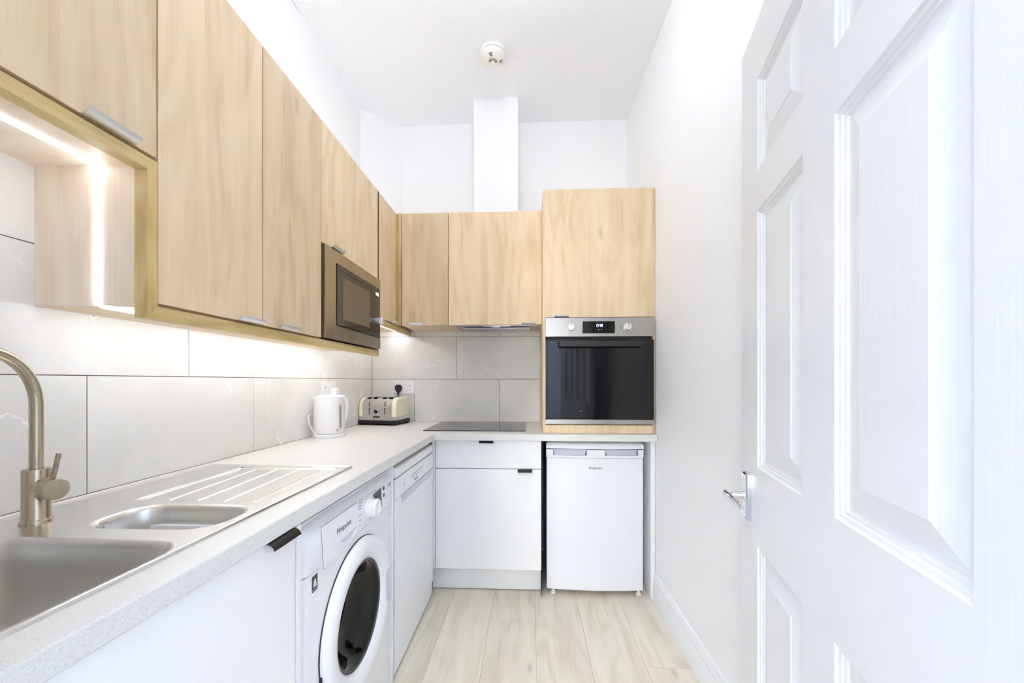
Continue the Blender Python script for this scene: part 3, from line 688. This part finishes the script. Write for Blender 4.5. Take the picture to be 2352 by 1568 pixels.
MB().prism([(1.058, .748)]+[(1.165-.107*t, .752-.005*t-.022*math.sin(PI*t)) for t in (.95, .8, .65, .5, .35, .2, .05)]+[(1.165-.107*t, .756-.005*t-.018*math.sin(PI*t)) for t in (.05, .2, .35, .5, .65, .8, .95)], 0, FXw+.0015, FXw+.0055).build('grip_lip', 'appliance_white', dd)
# programme dial
k = MB().lathe([(.031, 0), (.0305, .004), (.029, .03), (.027, .033), (.019, .0335), (.0175, .030), (.0005, .029)], (FXw, 1.258, .782), (1, 0, 0), 40).build('dial', 'appliance_white', wmn, smooth=True)
B(FXw+.008, FXw+.026, 1.255, 1.2565, .8113, .8122).build('dial_mark', 'grey_print', k)
mb = MB()
for i, zz in enumerate((.823, .815, .806, .797, .779, .762, .745)):
    mb.box(FXw-.0002, FXw+.0004, 1.188, 1.188+(.028, .022, .018, .014, .012, .012, .01)[i], zz, zz+.003)
for yy, ln in ((1.235, .02), (1.262, .03), (1.30, .018)): mb.box(FXw-.0002, FXw+.0004, yy, yy+ln, .8225, .8252)
for yy, ln in ((1.225, .008), (1.262, .025)): mb.box(FXw-.0002, FXw+.0004, yy, yy+ln, .738, .7405)
mb.build('printed_marks', 'light_print', fa)
dsp = MB().prism([(1.299, .812), (1.363, .818), (1.372, .752), (1.315, .742), (1.318, .762), (1.310, .785)], 0, FXw-.001, FXw+.0012).build('display', 'charcoal', wmn)
mb = MB(); mb.box(FXw+.001, FXw+.0016, 1.301, 1.365, .7985, .7995); mb.build('display_line', 'black_plastic', dsp)
for yy in (1.322, 1.340, 1.358): B(FXw+.001, FXw+.0025, yy, yy+.011, .750, .762).build('button', 'black_plastic', dsp, bev=.001)
for zz in (.803, .778): B(FXw-.001, FXw+.0012, 1.385, 1.397, zz, zz+.014).build('button', 'charcoal', wmn, bev=.001)
mb = MB()
for zz in (.812, .803): mb.box(FXw-.0003, FXw+.0004, 1.428, 1.432, zz, zz+.003); mb.box(FXw-.0003, FXw+.0004, 1.437, 1.462, zz+.0005, zz+.0025)
mb.build('printed_marks', 'grey_print', fa)
MB().lathe([(.009, 0), (.009, .002), (.0005, .0022)], (FXw-.001, 1.418, .806), (1, 0, 0), 20).build('button', 'appliance_white', wmn)
B(FXw-.001, FXw+.002, 1.412, 1.424, .762, .778).build('button', 'appliance_white', wmn, bev=.001)
# badge
bg = B(BF-.0045, BF-.003, .9375, .962, .674, .713).build('badge', 'charcoal', wmn)
MB().prism([(.9415, .685), (.958, .685), (.954, .700), (.950, .706), (.945, .699)], 0, BF-.0032, BF-.0026).build('badge_picture', 'badge_white', bg)
text('badge_letters', 'DIRECT INJECTION', .0032, (BF-.0029, .9497, .679), (0, 1, 0), (0, 0, 1), 'badge_white', bg)
# porthole
ring = MB().lathe([(.228, -.004), (.228, .008), (.224, .018), (.214, .025), (.196, .027), (.178, .0235), (.165, .017), (.158, .010), (.156, -.004)], DC, (1, 0, 0), 72, False, False).build('door', 'appliance_white', wmn, smooth=True, ang=50)
MB().lathe([(.1575, .0095), (.149, .0085), (.147, -.01), (.1555, -.01)], DC, (1, 0, 0), 64, False, False).build('glass_frame', 'charcoal', ring, smooth=True)
MB().lathe([(.150, .006), (.140, .0), (.128, -.018), (.112, -.046), (.085, -.062), (.045, -.068), (.0005, -.069)], DC, (1, 0, 0), 64, False, True).build('glass', 'porthole_glass', ring, smooth=True, ang=80)
MB().lathe([(.156, -.012), (.168, -.05), (.16, -.07), (.172, -.09)], DC, (1, 0, 0), 56, False, False).build('gasket', 'rubber', wmn, smooth=True)
MB().lathe([(.172, -.085), (.235, -.10), (.235, -.36), (.0005, -.37)], DC, (1, 0, 0), 56, False, True).build('drum', 'drum', wmn, smooth=True)
# door grip on the far side
MB().loft([[(x_, DC.y+.19+dy, DC.z+z_) for dy, z_ in rrect(-.014, .034, -.068, .048, .010, 4)] for x_ in (BF+.0165, BF+.0238)]).build('grip', 'appliance_grey', ring, smooth=True, ang=30)
MB().lathe([(.2305, .0), (.2305, .003), (.2275, .003), (.2275, 0)], DC, (1, 0, 0), 72, False, False).build('door_seal_line', 'charcoal', ring)
B(BF-.004, BF+.004, .970, .972, .36, .44).build('hinge_slot', 'black_plastic', ring)
B(BF-.03, BF-.0055, wy0+.02, wy1-.02, .022, .10).build('kick_panel', 'appliance_white', wmn, bev=.002)

# ------------------------------------------------------------------ dishwasher
dy0, dy1 = 1.5315, 2.131
dwm = thing('dishwasher', 'white freestanding dishwasher in the left run next to the washing machine', 'dishwasher', (-.82, (dy0+dy1)/2, 0))
B(-1.11, BF-.03, dy0, dy1, .012, .805).build('body', 'appliance_white', dwm)
B(-1.11, BF, dy0, dy1, .808, .849).build('lid', 'appliance_white', dwm, bev=.006)
B(-1.11, BF-.02, dy0+.002, dy1-.002, .803, .8085).build('seam', 'dark_gap', dwm)
dp = MB()
dp.loft([[(x, y, z) for x, y in ((BF-.03, dy0), (BF, dy0), (BF, dy1), (BF-.03, dy1))] for z in (.092, .720)])
dp = dp.build('door', 'appliance_white', dwm, bev=.003)
cpn = B(BF-.03, BF, dy0, dy1, .7215, .803).build('control_panel', 'appliance_white', dwm, bev=.003)
B(BF-.001, BF+.002, dy0+.068, dy1-.025, .728, .797).build('panel_face', 'appliance_white', cpn, bev=.002)
mb = MB()
for yy, ln in ((1.735, .014), (1.765, .025), (1.80, .02), (1.835, .014), (1.872, .022), (1.905, .012)): mb.box(BF+.0018, BF+.0025, yy, yy+ln, .772, .775)
mb.build('printed_marks', 'grey_print', cpn)
for yy in (1.735, 1.765, 1.80, 1.835, 1.872): B(BF+.0018, BF+.0025, yy, yy+.016, .757, .763).build('button', 'light_print', cpn)
text('lettering', 'Hotpoint', .016, (BF+.0022, 1.80, .744), (0, 1, 0), (0, 0, 1), 'grey_print', cpn)
MB().lathe([(.006, 0), (.006, .001), (.0005, .001)], (BF+.0018, 1.63, .762), (1, 0, 0), 16).build('button', 'light_print', cpn)
gy0, gy1 = dy0+.066, dy1-.03
B(BF-.001, BF+.0018, gy0, gy1, .690, .7205).build('grip_recess', 'appliance_grey', dp)
MB().loft([[(BF-.002, y, .6895), (BF+.006, y, .684), (BF+.006, y, .677), (BF-.002, y, .674)] for y in (gy0, gy1)]).build('grip_lip', 'trim_paint', dp, bev=.001)
B(BF-.022, BF-.006, dy0, dy1, .02, .0895).build('kick_panel', 'appliance_white', dwm, bev=.001)
for fy in (dy0+.05, dy1-.05):
    for fx in (-1.05, -.6): MB().lathe([(.018, 0), (.018, .01), (.01, .012), (.01, .02)], (fx, fy, 0), (0, 0, 1), 14).build('foot', 'rubber', dwm)

# ------------------------------------------------------------------ fridge
fx0, fx1, fy = .095, .637, 2.19
fr = thing('fridge', 'white undercounter fridge in the recess beside the right wall', 'fridge', ((fx0+fx1)/2, 2.46, 0))
B(fx0+.004, fx1-.004, fy+.05, 2.73, .025, .834).build('body', 'appliance_white', fr)
def bow(x): u = (x-(fx0+fx1)/2)/((fx1-fx0)/2); return fy-.016*(1-u*u)
def bowpoly(x0, x1, yb, push=0.0, n=14): return [(x0+(x1-x0)*i/n, bow(x0+(x1-x0)*i/n)-push) for i in range(n+1)]+[(x1, yb), (x0, yb)]
lidp = bowpoly(fx0, fx1, 2.73)
rg = []
for z, d in ((.822, 0), (.838, 0), (.848, .006), (.853, .016)):
    rg.append([(min(max(x, fx0+d*.4), fx1-d*.8), y+(d if y < 2.7 else 0), z) for x, y in lidp])
MB().loft(rg).build('lid', 'appliance_white', fr, smooth=True, ang=30)
fd = MB().prism(bowpoly(fx0+.002, fx1-.004, fy+.048), 2, .032, .770).build('door', 'appliance_white', fr, bev=.004)
# top strip of the door with two grip scoops
g = [(fx0+.038, fx0+.225), (fx0+.325, fx0+.51)]
mb = MB(); n = 40
xs2 = [fx0+(fx1-fx0-.001)*i/n for i in range(n+1)]
strip = MB().prism(bowpoly(fx0, fx1-.002, fy+.048, .001), 2, .7715, .785).build('door_top', 'appliance_white', fd, bev=.001)
for a, b in ((fx0, g[0][0]), (g[0][1], g[1][0]), (g[1][1], fx1-.002)):
    MB().prism(bowpoly(a, b, fy+.048, .001, 6), 2, .785, .8165).build('door_top', 'appliance_white', fd)
for a, b in g:
    MB().loft([[(x, bow(x)+yy, z) for x, z, yy in ((a, .8165, .022), (a+.012, .786, .002), (b-.012, .786, .002), (b, .8165, .022))], [(x, fy+.045, z) for x, z in ((a, .8165), (a, .785), (b, .785), (b, .8165))]]).build('grip_scoop', 'appliance_grey', fd)
B(fx0+.006, fx1-.006, fy+.012, fy+.06, .8165, .822).build('seal', 'dark_gap', fr)
text('lettering', 'Hotpoint', .0195, ((fx0+fx1)/2+.0, fy-.0164, .716), (1, 0, 0), (0, 0, 1), 'grey_print', fd)
for x in (fx0+.04, fx1-.025): MB().lathe([(.014, 0), (.014, .01), (.008, .012), (.008, .033)], (x, fy+.02, 0), (0, 0, 1), 16).build('foot', 'plastic_white', fr)
B(fx0+.01, fx1-.01, fy+.1, fy+.14, .001, .03).build('kick_rail', 'dark_gap', fr)

# ------------------------------------------------------------------ hob
hb_ = thing('induction_hob', 'flat black glass hob set in the worktop below the hood', 'hob', (-.32, 2.48, .910))
B(-.618, -.024, 2.228, 2.735, .9102, .9155).build('glass', 'hob_glass', hb_, bev=.0012)
for cx, cy, r in ((-.46, 2.37, .09), (-.46, 2.61, .075), (-.18, 2.37, .075), (-.18, 2.61, .09)):
    MB().lathe([(r, 0), (r, .0002), (r-.0012, .0002), (r-.0012, 0)], (cx, cy, .9155), (0, 0, 1), 48, False, False).build('zone_ring', 'charcoal', hb_)

# ------------------------------------------------------------------ sockets and plugs
def socket(label, org, right, out):
    t = thing('wall_socket', label, 'socket', org, 0, 'twin wall sockets'); o_, r, n = P(org), P(right), P(out); u = Vector((0, 0, 1))
    def bx(a0, a1, b0, b1, d0, d1, nm_, mat, par=t, bev=0):
        mb = MB(); q = [(a0, b0), (a1, b0), (a1, b1), (a0, b1)]
        mb.loft([[o_+r*a+u*b+n*d for a, b in q] for d in (d0, d1)]); return mb.build(nm_, mat, par, bev=bev)
    pl = bx(-.073, .073, 0, .086, 0, .009, 'plate', 'plastic_white', t, .002)
    for c in (-.038, .038):
        bx(c-.0012-.002, c+.0012+.001, .050, .058, .009, .0094, 'slot', 'grey_print', pl); 
        for d in (-.011, .011): bx(c+d-.0022, c+d+.0022, .030, .0325, .009, .0094, 'slot', 'grey_print', pl)
    for c in (-.012, .012): bx(c-.005, c+.005, .052, .070, .009, .0125, 'switch', 'trim_paint', pl, .0015)
    return t
socket('white twin socket on the left wall behind the kettle', (XT, 2.137, 1.110), (0, 1, 0), (1, 0, 0))
socket('white twin socket on the back wall above the toaster', (-.899, YT, 1.110), (1, 0, 0), (0, -1, 0))
pg = thing('power_plug', 'black mains plug in the back wall socket above the toaster', 'plug', (-.945, YT-.0095, 1.09))
px, py, pz = -.938, YT-.0095, 1.146
MB().loft([[(px+a, y, pz+b) for a, b in [(.024*s, .030*q) for s, q in ((-1, -.1), (-.95, .55), (-.55, .95), (.55, .95), (.95, .55), (1, -.1), (.55, -.75), (-.55, -.75))]] for y in (py, py-.02)]+[[(px+a, py-.028, pz+b) for a, b in [(.018*s, .022*q) for s, q in ((-1, -.1), (-.95, .55), (-.55, .95), (.55, .95), (.95, .55), (1, -.1), (.55, -.75), (-.55, -.75))]]]).build('body', 'black_plastic', pg, smooth=True, ang=35)
MB().tube([(px, py-.012, pz-.018), (px, py-.012, pz-.038), (px, py-.013, pz-.05)], [.008, .006, .0045], 14).build('strain_relief', 'black_plastic', pg, smooth=True)
MB().tube([(px, py-.013, pz-.045), (px+.004, py-.014, pz-.09), (px+.012, py-.016, pz-.15), (px+.02, py-.018, pz-.21), (px+.01, py-.022, pz-.2315)], .0034, 10).build('cable', 'black_plastic', pg, smooth=True)
pk = thing('power_plug', 'white mains plug in the left wall socket behind the kettle', 'plug', (XT+.012, 2.176, 1.10))
MB().loft([[(XT+.0095+dx, 2.176+a*s, 1.134+b*s) for a, b in [(.024*c, .030*q) for c, q in ((-1, -.6), (-1, .4), (-.6, .95), (.6, .95), (1, .4), (1, -.6), (.6, -.9), (-.6, -.9))]] for dx, s in ((0, 1), (.022, 1), (.032, .8))]).build('body', 'plastic_white', pk, smooth=True, ang=35)
MB().tube([(XT+.024, 2.176, 1.11), (XT+.026, 2.176, 1.06), (XT+.03, 2.16, .98), (XT+.03, 2.13, .9175)], .0035, 10).build('cable', 'plastic_white', pk, smooth=True)

# ------------------------------------------------------------------ kettle
kt = thing('kettle', 'white plastic jug kettle on its base at the left wall', 'kettle', (-1.048, 1.985, .9105), math.radians(66))
# local frame: +x handle, -x spout, front seen from -y
def oval(rx, ry, z, cx=0, n=36, beak=0.0):
    out = []
    for k in range(n):
        a = 2*PI*k/n; x, y = math.cos(a), math.sin(a); q = max(0, -x)**6*beak
        out.append((cx+x*rx-q, y*ry, z))
    return out
MB().loft([oval(.078, .071, .0), oval(.079, .072, .004), oval(.079, .072, .014), oval(.074, .067, .018)]).build('power_base', 'plastic_white', kt, local=True, smooth=True)
MB().loft([oval(.074, .068, .0195), oval(.077, .070, .024), oval(.0765, .069, .07), oval(.074, .067, .13, 0, 36, .003), oval(.0715, .064, .185, 0, 36, .012), oval(.071, .063, .203, 0, 36, .02), oval(.067, .059, .204, 0, 36, .018)], True, True).build('body', 'plastic_white', kt, local=True, smooth=True, ang=50)
MB().loft([oval(.0665, .058, .2045, .002, 36, .0), oval(.067, .0585, .209, .002, 36), oval(.06, .052, .215, .002), oval(.03, .026, .219, .002)]).build('lid', 'plastic_white', kt, local=True, smooth=True, ang=50)
MB().tube([(.058, 0, .203), (.085, 0, .205), (.104, 0, .19), (.111, 0, .155), (.108, 0, .115), (.098, 0, .075), (.083, 0, .05), (.068, 0, .045)], [.011, .0115, .0115, .011, .0105, .010, .009, .008], 16).build('handle', 'plastic_white', kt, local=True, smooth=True, ang=60)
ga = math.radians(-80)
def gp(a, z, r=1.0): return (math.cos(a)*.0755*r, math.sin(a)*.0685*r, z)
MB().loft([[gp(ga+d, z, s) for d, z in [(.075*u, .105+.062*v) for u, v in ((-1, -.85), (-.7, -1), (.7, -1), (1, -.85), (1, .85), (.7, 1), (-.7, 1), (-1, .85))]] for s in (.98, 1.032)]).build('water_gauge', 'window_smoke', kt, local=True)
for z in (.075, .105, .135, .152): MB().loft([[gp(ga+d, z+e, s) for d, e in ((-.02, -.002), (.02, -.002), (.02, .002), (-.02, .002))] for s in (1.02, 1.04)]).build('gauge_mark', 'grey_print', kt, local=True)
la = math.radians(-94)
text('lettering', 'Russell\nHobbs', .0065, tuple(WM(kt) @ Vector(gp(la, .037, 1.03))), tuple(WM(kt).to_3x3() @ Vector((-math.sin(la), math.cos(la), 0))), (0, 0, 1), 'grey_print', kt)
kx, ky, kz = -1.048, 1.985, .9105
MB().tube([(kx-.02, ky-.072, kz+.008), (kx-.035, ky-.082, kz+.03), (kx-.05, ky-.095, kz+.07), (kx-.055, ky-.096, kz+.095), (kx-.064, ky-.082, kz+.113), (kx-.072, ky-.05, kz+.118), (kx-.077, ky, kz+.11)], .0034, 10).build('cord', 'plastic_white', kt, smooth=True, ang=60)

# ------------------------------------------------------------------ toaster
ts = thing('toaster', 'cream and chrome four-slice toaster in the worktop corner', 'toaster', (-.985, 2.602, .9105), math.radians(-9))
def tprof(k=0.0, zb=.032):
    pts = [(-.100-k, zb), (-.100-k, .100)]
    for a in range(0, 91, 10): q = math.radians(a); pts.append((-.045-(.055+k)*math.cos(q), .118+(.062+k)*math.sin(q)))
    for a in range(90, -1, -10): q = math.radians(a); pts.append((.045+(.055+k)*math.cos(q), .118+(.062+k)*math.sin(q)))
    return pts+[(.100+k, .100), (.100+k, zb)]
def tp_part(name, k, x0, x1, zb, mat, bev=0, taper=0): 
    rg = [[(x, a*s, zb+(b-zb)*s) for a, b in tprof(k, zb)] for x, s in ((x0, 1), (x1, 1-taper))]
    return MB().loft(rg).build(name, mat, ts, local=True, smooth=True, ang=30, bev=bev)
tp_part('shell', 0, -.106, .106, .032, 'toaster_steel')
for s in (-1, 1):
    tp_part('end_cover', .002, s*.106, s*.124, .056, 'cream_enamel')
    rg = [[(s*x, a*q, .056+(b-.056)*q) for a, b in tprof(.002, .056)] for x, q in ((.124, 1), (.131, .975), (.135, .90))]
    MB().loft(rg).build('end_cover', 'cream_enamel', ts, local=True, smooth=True, ang=50)
    MB().box(s*.1055, s*.1335, -.1015, .1015, .032, .0555).build('end_band', 'toaster_steel', ts, local=True, bev=.003)
MB().box(-.136, .136, -.104, .104, .008, .0325).build('base', 'black_plastic', ts, local=True, bev=.005)
for x in (-.115, .115):
    for y in (-.085, .085): MB().box(x-.016, x+.016, y-.014, y+.014, 0, .009).build('foot', 'black_plastic', ts, local=True)
for x in (-.078, -.032, .032, .078): MB().box(x-.0145, x+.0145, -.07, .07, .1795, .1806).build('slot', 'dark_gap', ts, local=True)
for x in (-.056, .056):
    MB().box(x-.0025, x+.0025, -.1008, -.0985, .072, .116).build('lever_slot', 'black_plastic', ts, local=True)
    MB().loft([[(x-.0025+dx, -.045-.0555*math.cos(math.radians(a)), .118+.0625*math.sin(math.radians(a))) for a in (0, 12, 24, 36)]+[(x-.0025+dx, -.045-.054*math.cos(math.radians(a)), .118+.061*math.sin(math.radians(a))) for a in (36, 24, 12, 0)] for dx in (0, .005)]).build('lever_slot', 'black_plastic', ts, local=True)
    MB().box(x-.018, x+.018, -.118, -.100, .117, .1225).build('lever', 'chrome', ts, local=True, bev=.002)
pnl = MB().loft([[(x, y, z) for x, z in rrect(-.042, .038, .042, .113, .006, 3)] for y in (-.0995, -.1025)]).build('control_plate', 'toaster_steel', ts, local=True, bev=.001)
MB().lathe([(.016, 0), (.0155, .004), (.0135, .006)], (-.002, -.1025, .091), (0, -1, 0), 28, True, True).build('dial_ring', 'chrome', pnl, local=True, smooth=True)
MB().lathe([(.0125, 0), (.0125, .013), (.011, .015), (.0005, .0152)], (-.002, -.1025, .091), (0, -1, 0), 28).build('dial', 'black_plastic', pnl, local=True, smooth=True)
for x in (-.018, -.002, .014): MB().lathe([(.0062, 0), (.006, .004), (.0005, .0045)], (x, -.1025, .055), (0, -1, 0), 18).build('button', 'black_plastic', pnl, local=True, smooth=True)

# ------------------------------------------------------------------ smoke alarm
sa = thing('smoke_alarm', 'round white smoke alarm on the ceiling', 'smoke alarm', (-.205, 2.17, ZC-.06))
c = (-.205, 2.17, ZC); dn_ = (0, 0, -1)
MB().lathe([(.070, .0005), (.070, .014), (.068, .017), (.0005, .017)], c, dn_, 48).build('base', 'alarm_plastic', sa, smooth=True)
MB().lathe([(.0625, .017), (.0625, .022)], c, dn_, 48).build('seam', 'alarm_dark', sa)
MB().lathe([(.068, .0208), (.0665, .034), (.064, .038), (.060, .039), (.052, .046), (.036, .053), (.018, .057), (.0005, .058)], c, dn_, 48).build('cover', 'alarm_plastic', sa, smooth=True, ang=50)
def conez(r):
    pr = [(.0005, .058), (.018, .057), (.036, .053), (.052, .046), (.060, .039)]
    for (r0, z0), (r1, z1) in zip(pr[:-1], pr[1:]):
        if r <= r1: return z0+(z1-z0)*(r-r0)/(r1-r0)
    return .039
mb = MB()
for base in (-100, 10):
    for r in (.050, .044, .038):
        for k in range(4):
            a0, a1 = math.radians(base-12+6*k), math.radians(base-12+6*(k+1))
            q = [(r+.0015, a0), (r+.0015, a1), (r-.0015, a1), (r-.0015, a0)]
            mb.loft([[(c[0]+rr*math.cos(a), c[1]+rr*math.sin(a), ZC-conez(rr)+.0008) for rr, a in q], [(c[0]+rr*math.cos(a), c[1]+rr*math.sin(a), ZC-conez(rr)-.0016) for rr, a in q]])
for k in range(9):
    a = math.radians(-170+k*22); q = [(.012, a-.12), (.024, a-.09), (.024, a+.09), (.012, a+.12)]
    mb.loft([[(c[0]+rr*math.cos(b), c[1]+rr*math.sin(b), ZC-conez(rr)+.001) for rr, b in q], [(c[0]+rr*math.cos(b), c[1]+rr*math.sin(b), ZC-conez(rr)-.0018) for rr, b in q]])
mb.build('vents', 'alarm_dark', sa)
MB().lathe([(.009, .054), (.009, .0595), (.007, .061), (.0005, .0612)], c, dn_, 24).build('button', 'alarm_plastic', sa, smooth=True)

# ------------------------------------------------------------------ ceiling light (just above the picture's top edge)
LX, LY, LZ = -.1, 1.30, 2.93
cl = thing('ceiling_light', 'white globe pendant light hanging above the middle of the kitchen', 'light', (LX, LY, LZ-.07))
MB().lathe([(.045, .0005), (.045, .018), (.03, .026), (.0005, .026)], (LX, LY, ZC), dn_, 32).build('ceiling_rose', 'plastic_white', cl, smooth=True)
MB().tube([(LX, LY, ZC-.02), (LX, LY, LZ+.065)], .004, 10).build('flex', 'plastic_white', cl)
MB().lathe([(.07*math.sin(math.radians(a)) + .0003, -.07*math.cos(math.radians(a))) for a in range(0, 181, 12)], (LX, LY, LZ), (0, 0, 1), 32).build('globe', 'lamp', cl, smooth=True, ang=60)

for o in bpy.data.objects:
    if o.name.split('.')[0] in ('printed_marks', 'vents', 'filter_grille'): o['kind'] = 'stuff'
